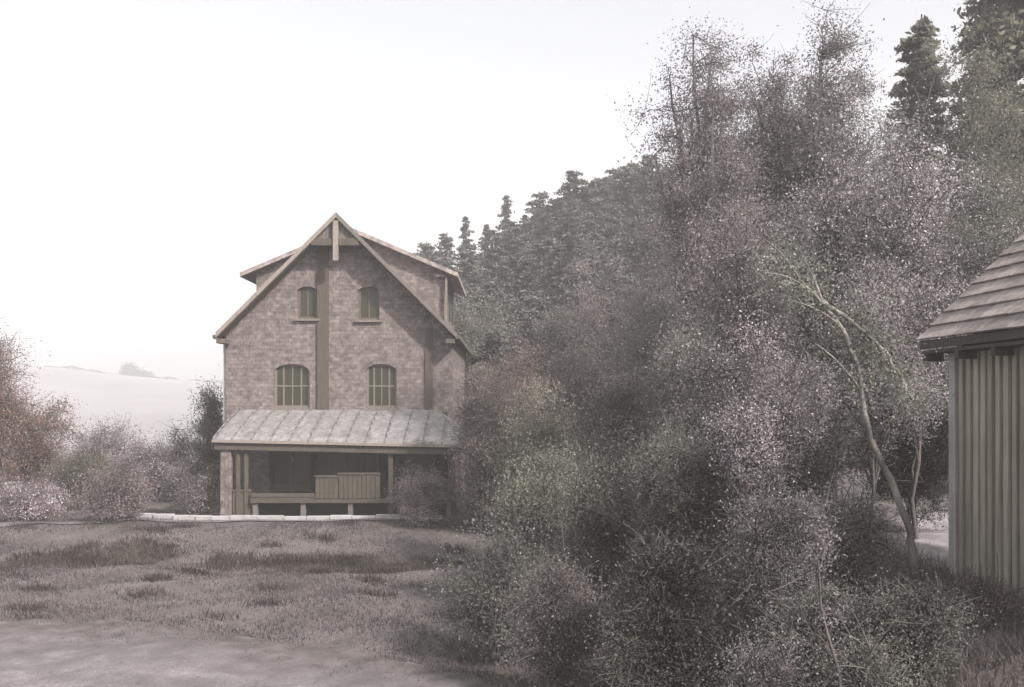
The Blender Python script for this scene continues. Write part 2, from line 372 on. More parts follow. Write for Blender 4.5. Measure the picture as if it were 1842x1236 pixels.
def broad(name, px, Y, top, wpx, mat, label, cat='tree', group=None, bark='bark', dens=1.0, leaf=.06, low=.3, ncl=70, thick=1.0,
          spread=.28, stems=1, seed=1, lump=.35, fill=.45, lean=(0, 0), twig=True, base=None, crownname='crown', deep=.9):
    """broadleaved tree or shrub: trunk, limbs and twigs as one mesh, the leaves as another"""
    rg = np.random.default_rng(seed*7919+13)
    x, y, z = at(px, Y) if base is None else base
    ht = EYE + (HY - top) / F * Y - z; rad = wpx / 2 / F * Y
    root = empty(name, (x, y, z)); tag(root, label, cat, group)
    ht -= spread*.7; rad -= spread*.4; z0 = ht*low; rz = (ht - z0)/2; cz = z0 + rz
    cl = crown_points(rg, ncl, cz, rad*.86, rad*.86*deep, rz*.88, lump, fill)
    cl[:, 2] = np.clip(cl[:, 2], .12*ht if low < .15 else z0*.8, ht*1.02)
    cl[:, 0] += lean[0]*cl[:, 2]/ht; cl[:, 1] += lean[1]*cl[:, 2]/ht
    tb = Tubes(6)
    r0 = thick*max(.015, ht*.012)/math.sqrt(stems)*1.2
    mains = []
    for s in range(stems):
        off = np.array([rg.normal()*.12*rad, rg.normal()*.12*rad, 0])*(stems > 1)
        tip = np.array([lean[0]*.8, lean[1]*.8, ht*.9]) + np.array([rg.normal()*.5*rad, rg.normal()*.4*rad, -rg.uniform(0, .25)*ht])*(.25 if stems == 1 else .9)
        P = wiggle(bez(off - [0, 0, .15], off*1.5 + [0, 0, ht*.45], tip, 10), ht*.008, rg)
        tb.add(P, np.linspace(1, .0, 10)**.8*r0*.95 + r0*.05); mains.append((P, r0))
    nl = max(4, ncl//9); idx = rg.choice(ncl, nl, replace=False); limbs = []
    for q in idx:
        P, rr = mains[rg.integers(len(mains))]
        t = np.clip((cl[q, 2]/ht)*.55 + rg.uniform(-.1, .1), .18, .85); k = int(t*9); st = P[k]
        mid = (st + cl[q])/2 + [0, 0, .12*np.linalg.norm(cl[q]-st)]
        B = wiggle(bez(st, mid, cl[q], 8), .02*rad, rg); rb = rr*(1-.75*t)*.62
        tb.add(B, np.linspace(rb, rb*.25, 8)); limbs.append((B, rb))
    allp = np.concatenate([B for B, _ in limbs]); rads = np.concatenate([np.linspace(rb, rb*.25, 8) for _, rb in limbs])
    twP = []
    for q in range(ncl):
        d = np.linalg.norm(allp - cl[q], axis=1) + .3*np.clip(allp[:, 2]-cl[q, 2], 0, None); k = d.argmin(); st = allp[k]
        if d[k] > .02:
            mid = (st+cl[q])/2 + [0, 0, .1*d[k]]
            B = wiggle(bez(st, mid, cl[q], 5), .03*d[k], rg); tb.add(B, np.linspace(rads[k]*.6, .006, 5)); twP.append(B)
        if twig:
            for _ in range(5):
                e = cl[q] + rg.normal(size=3)*spread*1.0 + [0, 0, spread*.3]
                tb.add(bez(cl[q], (cl[q]+e)/2 + rg.normal(size=3)*spread*.2, e, 4), np.linspace(.008, .003, 4))
    tb.build('trunk' if stems == 1 else 'stems', M[bark], root)
    leaf *= .72; per = int(185*dens); sz = rg.uniform(.5, 1.3, ncl)*spread*.92
    cnt = np.maximum(8, (per*rg.uniform(.45, 1.4, ncl))).astype(int)
    ci = np.repeat(np.arange(ncl), cnt); n = len(ci)
    g3 = rg.normal(size=(n, 3)); g3[:, 2] *= .75
    P = cl[ci] + g3*sz[ci][:, None]
    # some leaves along the twigs
    if twP:
        tp = np.concatenate(twP); k = rg.integers(len(tp), size=n//6); P = np.concatenate([P, tp[k] + rg.normal(size=(len(k), 3))*spread*.35])
    P = P[P[:, 2] > .03]
    Vl, Fl = leaf_quads(P, leaf, rg)
    mats = mat if isinstance(mat, (list, tuple)) else [mat]
    mi = None
    if len(mats) > 1:
        w = np.array([1.0] + [.35]*(len(mats)-1)); w /= w.sum(); mi = rg.choice(len(mats), len(P), p=w)
    mesh_np(crownname, Vl, Fl, [L[q] for q in mats], root, midx=mi)
    return root

def conifer_mesh(name, ht, rad, mat, seed, leaf=.2, dens=1.0, ragged=.25, pw=.62):
    rg = np.random.default_rng(seed)
    root = empty(name)
    tb = Tubes(6)
    tb.add(np.stack([np.linspace(0, .02*ht*rg.normal(), 9), np.linspace(0, .0, 9), np.linspace(-.3, ht, 9)], -1), np.linspace(ht*.014, .02, 9))
    Ps = []
    z = ht*.06
    while z < ht*.985:
        f = 1 - z/ht; nb = rg.integers(2, 4)
        for k in range(nb):
            a = rg.uniform(0, 6.283); ln = rad*(f**pw)*rg.uniform(1-ragged*1.6, 1+ragged*.6) + .08
            st = np.array([0, 0, z + rg.uniform(-.15, .15)])
            en = st + [math.cos(a)*ln, math.sin(a)*ln, -.18*ln + rg.normal()*.05*ln]
            mid = (st+en)/2 + [0, 0, .10*ln]
            B = bez(st, mid, en, 6)
            tb.add(B[::2], np.linspace(.035, .01, 3))
            m = int((16 + 60*ln)*dens*.75); t = rg.uniform(.12, 1, m)**.8
            p = (1-t[:, None])**2*st + 2*(t*(1-t))[:, None]*mid + (t*t)[:, None]*en
            sp = (.05 + .17*ln*(1-t*.6))[:, None]
            p = p + rg.normal(size=(m, 3))*sp*[1, 1, .45]; p[:, 2] -= np.abs(rg.normal(size=m))*.06*ln
            Ps.append(p)
        z += rg.uniform(.6, 1.4)*max(.05, (.13 + .10*f)*ht/14)
    P = np.concatenate(Ps); Vl, Fl = leaf_quads(P, leaf, rg, wide=.45, droop=.4)
    tb.build('trunk', M['bark'], root); mesh_np('crown', Vl, Fl, L[mat], root)
    return root

def copy_tree(src):
    r = src.copy(); C.objects.link(r)
    for ch in src.children:
        q = ch.copy(); C.objects.link(q); q.parent = r
    return r

# ---------------------------------------------------------------- house
HX0, HX1, HC, HY0, HY1 = -9.12, -1.9, -5.51, 35.0, 45.5
RZ, OV = 9.76, 0.62                    # ridge height, verge overhang
hs_ = empty('house', (HC, HY0, 0.35)); tag(hs_, 'tall gabled shingle house with a lean-to veranda, standing alone in the meadow', 'house')
HB = (HC, HY0, 0.35)
def hm():                              # house parts are written in world numbers, then shifted under the house
    return MB()
def hb(mb, name, mat, parent=None, bevel=0, org=None):
    org = org or HB
    mb.v = [(x-org[0], y-org[1], z-org[2]) for x, y, z in mb.v]
    return mb.build(name, mat, parent or hs_, bevel)
def roofz(x): return RZ - abs(x - HC)
def wtop(x): return roofz(x) - .06
ops = [(-6.83,-6.22,6.5,7.52), (-4.9,-4.23,6.46,7.52), (-7.58,-6.45,3.66,5.05), (-4.65,-3.68,3.66,5.05),
       (-7.73,-6.40,.98,3.02), (-6.28,-4.25,1.0,3.02), (-4.13,-2.5,.98,3.02)]
m = hm()
xs = sorted({HX0, HX1, HC, *[o[0] for o in ops], *[o[1] for o in ops]})
for a_, b_ in zip(xs[:-1], xs[1:]):
    mid = (a_+b_)/2; zz = 0.0
    for o_ in sorted([o for o in ops if o[0] <= mid <= o[1]], key=lambda o: o[2]):
        m.quad((a_,HY0,zz),(b_,HY0,zz),(b_,HY0,o_[2]),(a_,HY0,o_[2])); zz = o_[3]
    m.quad((a_,HY0,zz),(b_,HY0,zz),(b_,HY0,wtop(b_)),(a_,HY0,wtop(a_)))
D = .22
for x0,x1,z0,z1 in ops:                # reveals
    m.quad((x0,HY0,z0),(x0,HY0,z1),(x0,HY0+D,z1),(x0,HY0+D,z0)); m.quad((x1,HY0,z0),(x1,HY0+D,z0),(x1,HY0+D,z1),(x1,HY0,z1))
    m.quad((x0,HY0,z0),(x0,HY0+D,z0),(x1,HY0+D,z0),(x1,HY0,z0)); m.quad((x0,HY0,z1),(x1,HY0,z1),(x1,HY0+D,z1),(x0,HY0+D,z1))
hb(m, 'wall', M['wall'])
m = hm()
for x in (HX0, HX1): m.quad((x,HY0,0),(x,HY1,0),(x,HY1,wtop(x)),(x,HY0,wtop(x)))
m.poly([(HX0,HY1,0),(HX1,HY1,0),(HX1,HY1,wtop(HX1)),(HC,HY1,wtop(HC)),(HX0,HY1,wtop(HX0))])
hb(m, 'wall', M['wall_side'])
# main roof
e = 3.74
def slab(mb, xa, za, xb, zb, y0, y1, t):
    mb.hexa([(xa,y0,za-t),(xb,y0,zb-t),(xb,y1,zb-t),(xa,y1,za-t),(xa,y0,za),(xb,y0,zb),(xb,y1,zb),(xa,y1,za)])
rf = hm()
slab(rf, HC-e, RZ-e, HC, RZ, HY0-OV, HY1+.6, .12); slab(rf, HC, RZ, HC+e, RZ-e, HY0-OV, HY1+.6, .12)
roof = hb(rf, 'roof', M['tiles'])
s_ = hm()
for sg in (-1, 1):
    xa, xb = HC + sg*(e-.03), HC + sg*.0
    slab(s_, min(xa,xb), RZ-(e-.03 if sg<0 else 0)-.125, max(xa,xb), RZ-(0 if sg<0 else e-.03)-.125, HY0-OV+.04, HY0-.003, .05)
hb(s_, 'soffit', M['soffit'])
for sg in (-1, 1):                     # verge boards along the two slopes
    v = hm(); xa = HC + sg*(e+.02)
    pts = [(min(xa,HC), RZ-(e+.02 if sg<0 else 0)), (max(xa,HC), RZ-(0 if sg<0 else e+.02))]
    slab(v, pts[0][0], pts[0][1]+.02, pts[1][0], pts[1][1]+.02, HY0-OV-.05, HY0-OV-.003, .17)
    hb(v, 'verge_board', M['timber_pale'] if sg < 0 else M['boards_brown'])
    g_ = hm(); xe = HC + sg*(e+.06)      # eave gutters
    g_.box(xe-.07, xe+.07, HY0-OV, HY1+.6, RZ-e-.2, RZ-e-.08); hb(g_, 'gutter', M['soffit'])
    q = hm(); xe = HC + sg*(e-.14)       # boxed eave end
    q.box(xe-.16, xe+.12, HY0-OV+.02, HY0-.02, RZ-e-.34, RZ-e-.2); hb(q, 'eave_box', M['soffit'])
m = hm(); m.box(HC-.78, HC+.72, HY0-OV-.02, HY0-OV+.1, RZ-1.02, RZ-.80); hb(m, 'collar_beam', M['timber'])
m = hm(); n = 10
for k in range(n):                      # boarded apex
    xa = HC-.74+1.44*k/n; xb_ = HC-.74+1.44*(k+1)/n-.012
    m.hexa([(xa,HY0-OV+.1,RZ-.95),(xb_,HY0-OV+.1,RZ-.95),(xb_,HY0-OV+.13,RZ-.95),(xa,HY0-OV+.13,RZ-.95),
            (xa,HY0-OV+.1,roofz(xa)-.13),(xb_,HY0-OV+.1,roofz(xb_)-.13),(xb_,HY0-OV+.13,roofz(xb_)-.13),(xa,HY0-OV+.13,roofz(xa)-.13)])
hb(m, 'apex_boarding', M['boards_brown'])
m = hm(); m.box(HC-.09, HC+.07, HY0-OV-.07, HY0-OV+.05, RZ-1.5, RZ-.25); hb(m, 'king_post', M['timber_pale'])
m = hm(); m.box(-6.2, -5.84, HY0-.07, HY0-.002, 3.55, 8.85); hb(m, 'dark_strip', M['timber'])  # narrow dark strip flat against the gable wall
m = hm(); m.box(-2.76, -2.52, HY0-.06, HY0-.002, 3.4, 6.2); hb(m, 'dark_strip', M['timber'])
# dormers: low-pitched roofs running out of both slopes
DY0, DY1 = 37.4, 43.5
for sg in (-1, 1):
    d = hm(); de, dz = 3.68, 8.22
    xa, xb = (HC-de, HC) if sg < 0 else (HC, HC+de)
    slab(d, xa, dz if sg<0 else RZ+.02, xb, RZ+.02 if sg<0 else dz, DY0-.35, DY1+.35, .14)
    dm = hb(d, 'dormer_roof', M['tiles'])
    w_ = hm(); wx = HC + sg*3.2
    for y, mb_ in ((DY0, MB()), (DY1, w_)):
        mb_.poly([(HC+sg*.3,y,roofz(HC+.3)-.05),(wx,y,roofz(wx)-.05),(wx,y,8.34),(HC+sg*.3,y,RZ-.22)])
        if y == DY0: hb(mb_, 'dormer_wall', M['wall'])
    w_.quad((wx,DY0,6.4),(wx,DY1,6.4),(wx,DY1,8.34),(wx,DY0,8.34))
    hb(w_, 'dormer_wall', M['wall_side'])
    for k in range(3):
        yy = DY0 + .9 + k*1.8
        w2 = hm(); w2.box(wx-.03, wx+.03, yy, yy+.8, 6.85, 7.85); hb(w2, 'dormer_window', M['glass'])
m = hm(); xp = HC+3.28
m.box(xp-.04, xp+.04, DY0-.2, DY0-.12, 6.25, 8.15); m.box(xp-.35, xp+.04, DY0-.2, DY0-.12, 8.1, 8.18); hb(m, 'downpipe', M['frame'])
m = hm(); m.box(HX0-.11, HX0-.03, HY0+.1, HY0+.18, .4, 5.75); hb(m, 'downpipe', M['zinc'])
m = hm()                               # near-black sheet painting the shade on the veranda's back wall
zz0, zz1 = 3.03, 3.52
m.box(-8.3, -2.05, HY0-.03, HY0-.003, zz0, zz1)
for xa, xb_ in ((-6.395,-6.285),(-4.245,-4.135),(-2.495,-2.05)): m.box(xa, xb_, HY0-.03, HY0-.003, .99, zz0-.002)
hb(m, 'veranda_shade_sheet', M['dark_void'])
# windows
def window(x0, x1, z0, z1, fr, bars_v, bars_h, curtain=False, sill=True, fw=.07):
    m = hm(); y0, y1 = HY0+.08, HY0+.15
    m.box(x0,x0+fw,y0,y1,z0,z1); m.box(x1-fw,x1,y0,y1,z0,z1)
    m.box(x0+fw,x1-fw,y0,y1,z0,z0+fw); m.box(x0+fw,x1-fw,y0,y1,z1-fw,z1)
    for k in range(1, bars_v+1):
        xm = x0 + (x1-x0)*k/(bars_v+1); bw = .045 if k % 2 else .03
        m.box(xm-bw/2, xm+bw/2, y0+.01, y1-.005, z0+fw, z1-fw)
    for k in range(1, bars_h+1):
        zm = z0 + (z1-z0)*k/(bars_h+1); m.box(x0+fw, x1-fw, y0+.014, y1-.01, zm-.02, zm+.02)
    wn = hb(m, 'window', fr)
    p = hm(); p.quad((x0,y1-.03,z0),(x1,y1-.03,z0),(x1,y1-.03,z1),(x0,y1-.03,z1)); hb(p, 'pane', M['glass'], wn)
    if sill:
        s = hm(); s.box(x0-.1, x1+.1, HY0-.1, HY0+.2, z0-.08, z0-.004); hb(s, 'sill', M['frame'], wn)
    if curtain:
        q = hm(); n = 10
        for k in range(n):
            xa = x0+fw+(x1-x0-2*fw)*k/n; xb = x0+fw+(x1-x0-2*fw)*(k+.72)/n
            q.quad((xa,y1-.036,z0+.07),(xb,y1-.036+(-.012 if k%2 else .002),z0+.07),(xb,y1-.036+(-.012 if k%2 else .002),z1-.3),(xa,y1-.036,z1-.3))
        hb(q, 'curtain', M['curtain'], wn)
    return wn
window(*ops[0], M['frame_dark'], 1, 0); window(*ops[1], M['frame_dark'], 1, 0)
window(*ops[2], M['frame'], 3, 1, fw=.07); window(*ops[3], M['frame'], 3, 1, fw=.07)
for x0,x1,z0,z1 in ops[:4]:                # shallow arched heads
    q = hm(); xm, hw, rise = (x0+x1)/2, (x1-x0)/2, .26*(x1-x0)/1.1
    arc = [(xm+hw*math.cos(t), z1-rise+rise*math.sin(t)) for t in np.linspace(0, math.pi, 15)]
    for (xa,za),(xb_,zb_) in zip(arc[:-1], arc[1:]):
        q.hexa([(xb_,HY0-.012,zb_),(xa,HY0-.012,za),(xa,HY0+.1,za),(xb_,HY0+.1,zb_),(xb_,HY0-.012,z1+.03),(xa,HY0-.012,z1+.03),(xa,HY0+.1,z1+.03),(xb_,HY0+.1,z1+.03)])
    hb(q, 'arched_head', M['wall'])
window(*ops[5], M['frame_dark'], 3, 0, sill=False)
for o_ in (ops[4], ops[6]):
    x0,x1,z0,z1 = o_
    m = hm(); y0, y1 = HY0+.08, HY0+.15
    m.box(x0,x0+.09,y0,y1,z0,z1); m.box(x1-.09,x1,y0,y1,z0,z1); m.box(x0+.09,x1-.09,y0,y1,z1-.09,z1)
    m.box((x0+x1)/2-.04,(x0+x1)/2+.04,y0+.005,y1-.005,z0,z1-.09); m.box(x0+.09,x1-.09,y0+.01,y1-.01,z0,z0+.25)
    dr = hb(m, 'door', M['frame_dark']); p = hm(); p.quad((x0,y1-.03,z0),(x1,y1-.03,z0),(x1,y1-.03,z1),(x0,y1-.03,z1)); hb(p, 'pane', M['glass'], dr)
    h_ = hm(); h_.box((x0+x1)/2+.05,(x0+x1)/2+.08,y0-.05,y0,z0+.95,z0+1.1); hb(h_, 'handle', M['zinc'], dr)
# veranda
VF, VB = 31.9, HY0-.004
xl, xr, xrb = -8.72, -1.35, -2.35
zfl, zfr, zb = 2.74, 2.58, 3.60
def vroof(u, v):      # u 0..1 along, v 0..1 front to back (concave sweep at the foot)
    xf = xl + (xr-xl)*u; xb2 = xl + (xrb-xl)*u
    z = (zfl+(zfr-zfl)*u)*(1-v) + zb*v + .05*math.sin(math.pi*v)
    return (xf*(1-v)+xb2*v, VF*(1-v)+VB*v, z)
nu, nv = 46, 6; V = []; Fc = []
rgv = np.random.default_rng(4)
for t_ in (0, -.05):
    for i in range(nu+1):
        for j in range(nv+1):
            x,y,z = vroof(i/nu, j/nv); z += t_ + .012*math.sin(i*.9)*(1-j/nv) 
            V.append((x-HB[0], y-HB[1], z-HB[2]))
S = (nu+1)*(nv+1)
for i in range(nu):
    for j in range(nv):
        a = i*(nv+1)+j; Fc.append((a, a+nv+1, a+nv+2, a+1)); Fc.append((S+a, S+a+1, S+a+nv+2, S+a+nv+1))
    a = i*(nv+1); Fc.append((S+a, S+a+nv+1, a+nv+1, a))
for i in (0, nu):
    for j in range(nv):
        a = i*(nv+1)+j; Fc.append((a, a+1, S+a+1, S+a))
sm_ = hm()
def vz(x, v):
    wv = (xr-xl)*(1-v) + (xrb-xl)*v
    return vroof(min(1.0, max(0.0, (x-xl)/wv)), v)
for k in range(0, 14):               # seams run square to the wall and die into the hip
    x0 = xl + .03 + k*.555
    vmax = 1.0 if x0 < xrb else max(.05, (xr-x0)/(xr-xrb))
    for j in range(6):
        (xa,ya,za),(xb_,yb_,zb_) = vz(x0, vmax*j/6), vz(x0, vmax*(j+1)/6)
        sm_.hexa([(xa-.018,ya,za+.002),(xa+.018,ya,za+.002),(xb_+.018,yb_,zb_+.002),(xb_-.018,yb_,zb_+.002),
                  (xa-.018,ya,za+.045),(xa+.018,ya,za+.045),(xb_+.018,yb_,zb_+.045),(xb_-.018,yb_,zb_+.045)])
sm_.v = [(x-HB[0], y-HB[1], z-HB[2]) for x, y, z in sm_.v]
V0 = len(V); Vall = V + sm_.v; Fall = Fc + [tuple(i+V0 for i in f) for f in sm_.f]
vr = mesh_np('veranda_roof', Vall, Fall, [M['sheet'], M['seam']], hs_, midx=[0]*len(Fc)+[1]*len(sm_.f))
# hip end on the right
q = hm(); q.poly([(xr,VF,zfr),(xr+.35,VB,zfr+.0),(xrb,VB,zb)]); hb(q, 'veranda_roof_hip', M['sheet'])
q = hm()
q.hexa([(xl+.05,VF+.06,zfl-.30),(xr-.1,VF+.06,zfr-.30),(xr-.1,VF+.14,zfr-.30),(xl+.05,VF+.14,zfl-.30),
        (xl+.05,VF+.06,zfl-.06),(xr-.1,VF+.06,zfr-.06),(xr-.1,VF+.14,zfr-.06),(xl+.05,VF+.14,zfl-.06)]); hb(q, 'veranda_beam', M['timber'])
q = hm(); q.hexa([(xl,VF-.03,zfl-.09),(xr,VF-.03,zfr-.09),(xr,VF+.02,zfr-.09),(xl,VF+.02,zfl-.09),
        (xl,VF-.03,zfl-.008),(xr,VF-.03,zfr-.008),(xr,VF+.02,zfr-.008),(xl,VF+.02,zfl-.008)]); hb(q, 'veranda_fascia', M['timber_pale'])
for x, wd, mt, y in ((-8.36,.32,'wall_side',32.2), (-8.02,.11,'timber',32.15), (-7.78,.11,'timber',32.15), (-3.55,.13,'timber',32.15), (-1.75,.16,'timber',32.15)):
    q = hm(); q.box(x-wd/2, x+wd/2, y-wd/2, y+wd/2, .2, zfl-.29 if x < -3 else zfr-.28); hb(q, 'veranda_post', M[mt], bevel=.01)
q = hm(); q.box(-7.62, -1.65, 31.98, 34.99, .88, .985)
hb(q, 'veranda_deck', M['panel'])
for x in (-7.5, -6.1, -4.72, -3.2, -1.85):
    q = hm(); q.box(x-.07, x+.07, 32.05, 32.19, .2, .878); hb(q, 'deck_post', M['boards_brown'])
q = hm(); q.box(-7.62, -1.65, 32.6, 32.7, .2, .878); hb(q, 'under_deck_shade', M['dark_void'])  # dark sheet in place of the shade under the deck
def boarded(x0, x1, z0, z1, y, mat, name):
    q = hm(); n = int((x1-x0)/.13); wd = (x1-x0)/n
    for k in range(n): q.box(x0+k*wd+.006, x0+(k+1)*wd-.006, y, y+.025, z0, z1)
    q.box(x0, x1, y+.026, y+.06, z1-.14, z1-.06); q.box(x0, x1, y+.026, y+.06, z0+.06, z0+.14)
    q.box(x0-.02, x1+.02, y-.03, y+.09, z1+.002, z1+.06)
    hb(q, name, mat)
boarded(-5.75, -5.08, 1.0, 1.62, 32.08, M['timber'], 'balustrade_panel')
boarded(-5.06, -3.85, 1.0, 1.70, 32.06, M['panel'], 'balustrade_panel')
boarded(-8.18, -7.66, .35, 1.2, 32.14, M['timber'], 'balustrade_panel')
q = hm(); q.box(-7.62, -5.77, 32.02, 32.09, 1.06, 1.16); q.box(-7.62, -5.77, 32.0, 32.32, .99, 1.03); hb(q, 'bench_board', M['timber'])

# stone edging in front of the veranda
kb = MB(); rgk = random.Random(3)
xk = -10.9
while xk < -2.0:
    ln = rgk.uniform(.45, .8); yk = 31.62 + .25*((xk+6)/5)**2*(1 if xk < -6 else .2); zk = float(H(xk, yk))
    kb.box(xk, min(xk+ln, -2)-.015, yk-.10, yk+.12, zk-.1, zk+.13+rgk.uniform(-.02, .02)); xk += ln
o = kb.build('stone_kerb', M['stone'], bevel=.012); tag(o, kind='structure')

# ---------------------------------------------------------------- shed
sx, sy = 5.66, 14.0
sh = empty('shed', (sx, sy, 0), R(6.3)); tag(sh, 'weathered board shed with a lapped roof at the right edge of the yard', 'shed')
zb0 = 1.15; zt = 4.36; LN = 6.0; W_ = 3.5
m = MB(); m.box(0.03, W_, -LN, -.002, zb0, zt); 
m.poly([(.002,-.002,zt),(W_,-.002,zt),(W_/2,-.002,zt+1.7)]); m.build('wall', M['dark_void'], sh)
m = MB(); k = 0; yy = -.16; rgs = random.Random(8)
while yy > -LN:
    wd = .098 + rgs.uniform(-.012, .012); dz = rgs.uniform(-.06, .06)
    m.box(-.045 + rgs.uniform(-.006, .006), 0, yy-wd, yy, zb0+.12+dz, zt-.03); yy -= .168
xx = .12
while xx < W_:
    m.box(xx, xx+.1, 0, .045, zb0+.1, zt-.03); xx += .168
m.build('board_cladding', M['boards'], sh)
m = MB(); m.box(-.07, .07, -.09, .06, zb0, zt-.02); m.build('corner_post', M['zinc'], sh, bevel=.008)
pitch = R(44); ze = 4.50; xe = -.34; cs, sn = math.cos(pitch), math.sin(pitch)
m = MB(); n = 11; ch = (W_/2 - xe)/cs/n
for k in range(n):
    for sg in (0, 1):
        def pt(s, h, y):
            x = xe + s*cs - h*sn; z = ze + s*sn + h*cs
            return ((x if not sg else W_ - x), y, z)
        s0, s1 = k*ch, (k+1)*ch + .04
        nseg = 22; yb = [-LN-.4 + (LN+.75)*t/nseg for t in range(nseg+1)]
        for y0, y1 in zip(yb[:-1], yb[1:]):
            jl = rgs.uniform(-.004, .006)
            m.hexa([pt(s0,.02+jl,y0),pt(s1,0,y0),pt(s1,0,y1-.006),pt(s0,.02+jl,y1-.006),pt(s0,.042+jl,y0),pt(s1,.012,y0),pt(s1,.012,y1-.006),pt(s0,.042+jl,y1-.006)])
m.build('roof', M['shed_roof'], sh)
m = MB(); m.box(xe+.02, xe+.05, -LN-.4, .33, ze-.10, ze+.005); m.build('fascia', M['timber'], sh)
m = MB(); m.box(xe+.05, -.048, -LN-.4, .32, ze-.16, ze-.12); m.build('soffit', M['timber'], sh)
for k in range(8):
    yk = .25 - k*.8; m = MB(); m.box(xe+.052, -.05, yk-.04, yk+.04, ze-.26, ze-.163); m.build('rafter_end', M['timber'], sh)

# ---------------------------------------------------------------- conifers on the hill
rgc = np.random.default_rng(21)
protos = [conifer_mesh('spruce', 12.0, r_, 'spruce', 50+k, leaf=.19, dens=1.25, ragged=g_, pw=p_) for k, (r_, g_, p_) in enumerate(((2.5,.3,.62),(2.9,.28,.85),(2.0,.45,.75),(2.8,.4,.55)))]
used = [False]*4
def put_con(px, Y, top, label, group=None, k=None, fat=1.5):
    k = int(rgc.integers(4)) if k is None else k
    if used[k]: r = copy_tree(protos[k])
    else: r = protos[k]; used[k] = True
    x, y, z = at(px, Y); ht = EYE + (HY-top)/F*Y - z
    r.location = (x, y, z-.1); s = ht/12.0; r.scale = (s**.7*fat, s**.7*fat, s); r.rotation_euler = (0, 0, rgc.uniform(0, 6.28))
    tag(r, label, 'spruce', group); return r
sky_list = [(742,88,452,'small spruce at the foot of the hill skyline, just right of the house roof'),
 (768,86,432,'low spruce second along the skyline right of the house roof'),
 (800,84,415,'broad spruce on the skyline between the house roof and the first pointed tree group'),
 (838,84,388,'bushy-topped spruce on the lower skyline, left of the ragged thin-topped spruce'),
 (874,83,402,'low spruce in the skyline dip just left of the ragged thin-topped spruce'),
 (911,82,350,'thin ragged spruce whose spire stands clear of its neighbours on the lower skyline'),
 (945,82,385,'short spruce tucked against the right side of the ragged thin-topped spruce'),
 (972,81,343,'wide dark spruce midway up the hill skyline'),
 (1003,80,352,'spruce in the skyline notch left of the tallest pointed spire'),
 (1032,79,304,'tallest pointed spruce spire midway up the hill skyline'),
 (1070,78,316,'spruce just right of the tallest pointed spire'),
 (1104,78,300,'round-topped spruce on the upper skyline below the airy tree'),
 (1136,76,286,'spruce on the upper skyline against the left foot of the airy tree'),
 (1168,75,276,'last spruce seen on the skyline before the airy tree hides the hill')]
for px, Y_, top, lab in sky_list:
    put_con(px, Y_, top, lab, 'spruces along the hill skyline', fat=.95 if 'thin' in lab else 1.55, k=2 if 'thin' in lab else None)
fill = 'dark spruce massed with others on the wooded hillside below the skyline'
def skyline(px): return np.interp(px, [740,840,911,1032,1170,1300,1900], [455,395,380,320,285,220,120])
for row, (Y_, dpx, off) in enumerate(((74,44,28),(67,48,62),(60,54,100),(53,62,150),(47,72,205))):
    px = (760, 790, 815, 850, 880)[row] + rgc.uniform(0, 15)
    while px < (1330 if row < 3 else 1180):
        put_con(px, Y_ + rgc.uniform(-2.5, 2.5), float(skyline(px)) + off + rgc.uniform(-16, 22), fill, 'spruces massed on the hillside')
        px += dpx*rgc.uniform(.7, 1.3)

# ---------------------------------------------------------------- broadleaved trees
hill_g = 'brown trees on the lower hillside'
B = broad
B('hillside_tree', 868, 50, 500, 150, ['green','brown'], 'grey-green tree rising directly behind the right corner of the house', group=hill_g, leaf=.13, ncl=90, spread=.5, dens=.9, seed=1, low=.12)
B('hillside_tree', 985, 46, 520, 190, ['brown','green'], 'brown domed tree on the lower hillside, left of the mauve-brown one', group=hill_g, leaf=.13, ncl=110, spread=.5, dens=.9, seed=2, low=.12)
B('hillside_tree', 1085, 48, 430, 190, ['brown','mauve','green'], 'mauve-brown tree halfway up the hillside under the tallest spire', group=hill_g, leaf=.13, ncl=120, spread=.5, dens=.9, seed=3, low=.1)
B('hillside_tree', 1190, 42, 320, 230, ['brown','green','mauve'], 'large brown tree under the left edge of the airy tree', group=hill_g, leaf=.12, ncl=150, spread=.5, dens=.9, seed=4, low=.1)
B('hillside_tree', 930, 38, 590, 190, ['brown','russet'], 'low rounded brown tree on the slope right of the veranda roof', group=hill_g, leaf=.10, ncl=110, spread=.42, dens=.9, seed=5, low=.08)
B('hillside_tree', 1060, 35, 560, 210, ['brown','green'], 'wide brown-green tree in the middle of the wooded slope', group=hill_g, leaf=.10, ncl=130, spread=.42, dens=.9, seed=6, low=.08)
B('hillside_tree', 1200, 32, 470, 240, ['green','brown'], 'grey-green tree at mid height right of the slope centre', group=hill_g, leaf=.10, ncl=150, spread=.42, dens=.9, seed=7, low=.08)
# large trees, upper right
B('airy_tree', 1275, 27, 12, 260, ['airy','mauve'], 'airy bare-topped tree with a forked trunk, leftmost of the tall trees against the sky', group='tall thin-crowned trees', leaf=.085, ncl=230, spread=.34, dens=1.3, seed=11, thick=1.7, low=.3, fill=.6, stems=2)
B('airy_tree', 1385, 28, 14, 190, ['airy','brown'], 'narrow tall tree with sky showing through, second from the left of the thin-crowned trees', group='tall thin-crowned trees', leaf=.085, ncl=190, spread=.32, dens=1.3, seed=12, thick=1.7, low=.35, fill=.6)
B('airy_tree', 1490, 26, 14, 200, ['airy','green'], 'round-headed thin tree, rightmost of the tall thin-crowned trees', group='tall thin-crowned trees', leaf=.085, ncl=200, spread=.32, dens=1.4, seed=13, thick=1.7, low=.35, fill=.6)
B('dense_tree', 1290, 25, 200, 240, ['mauve','brown','green'], 'dense brown tree filling the foot of the leftmost airy tree', leaf=.075, ncl=190, spread=.36, dens=1.1, seed=14, low=.06)
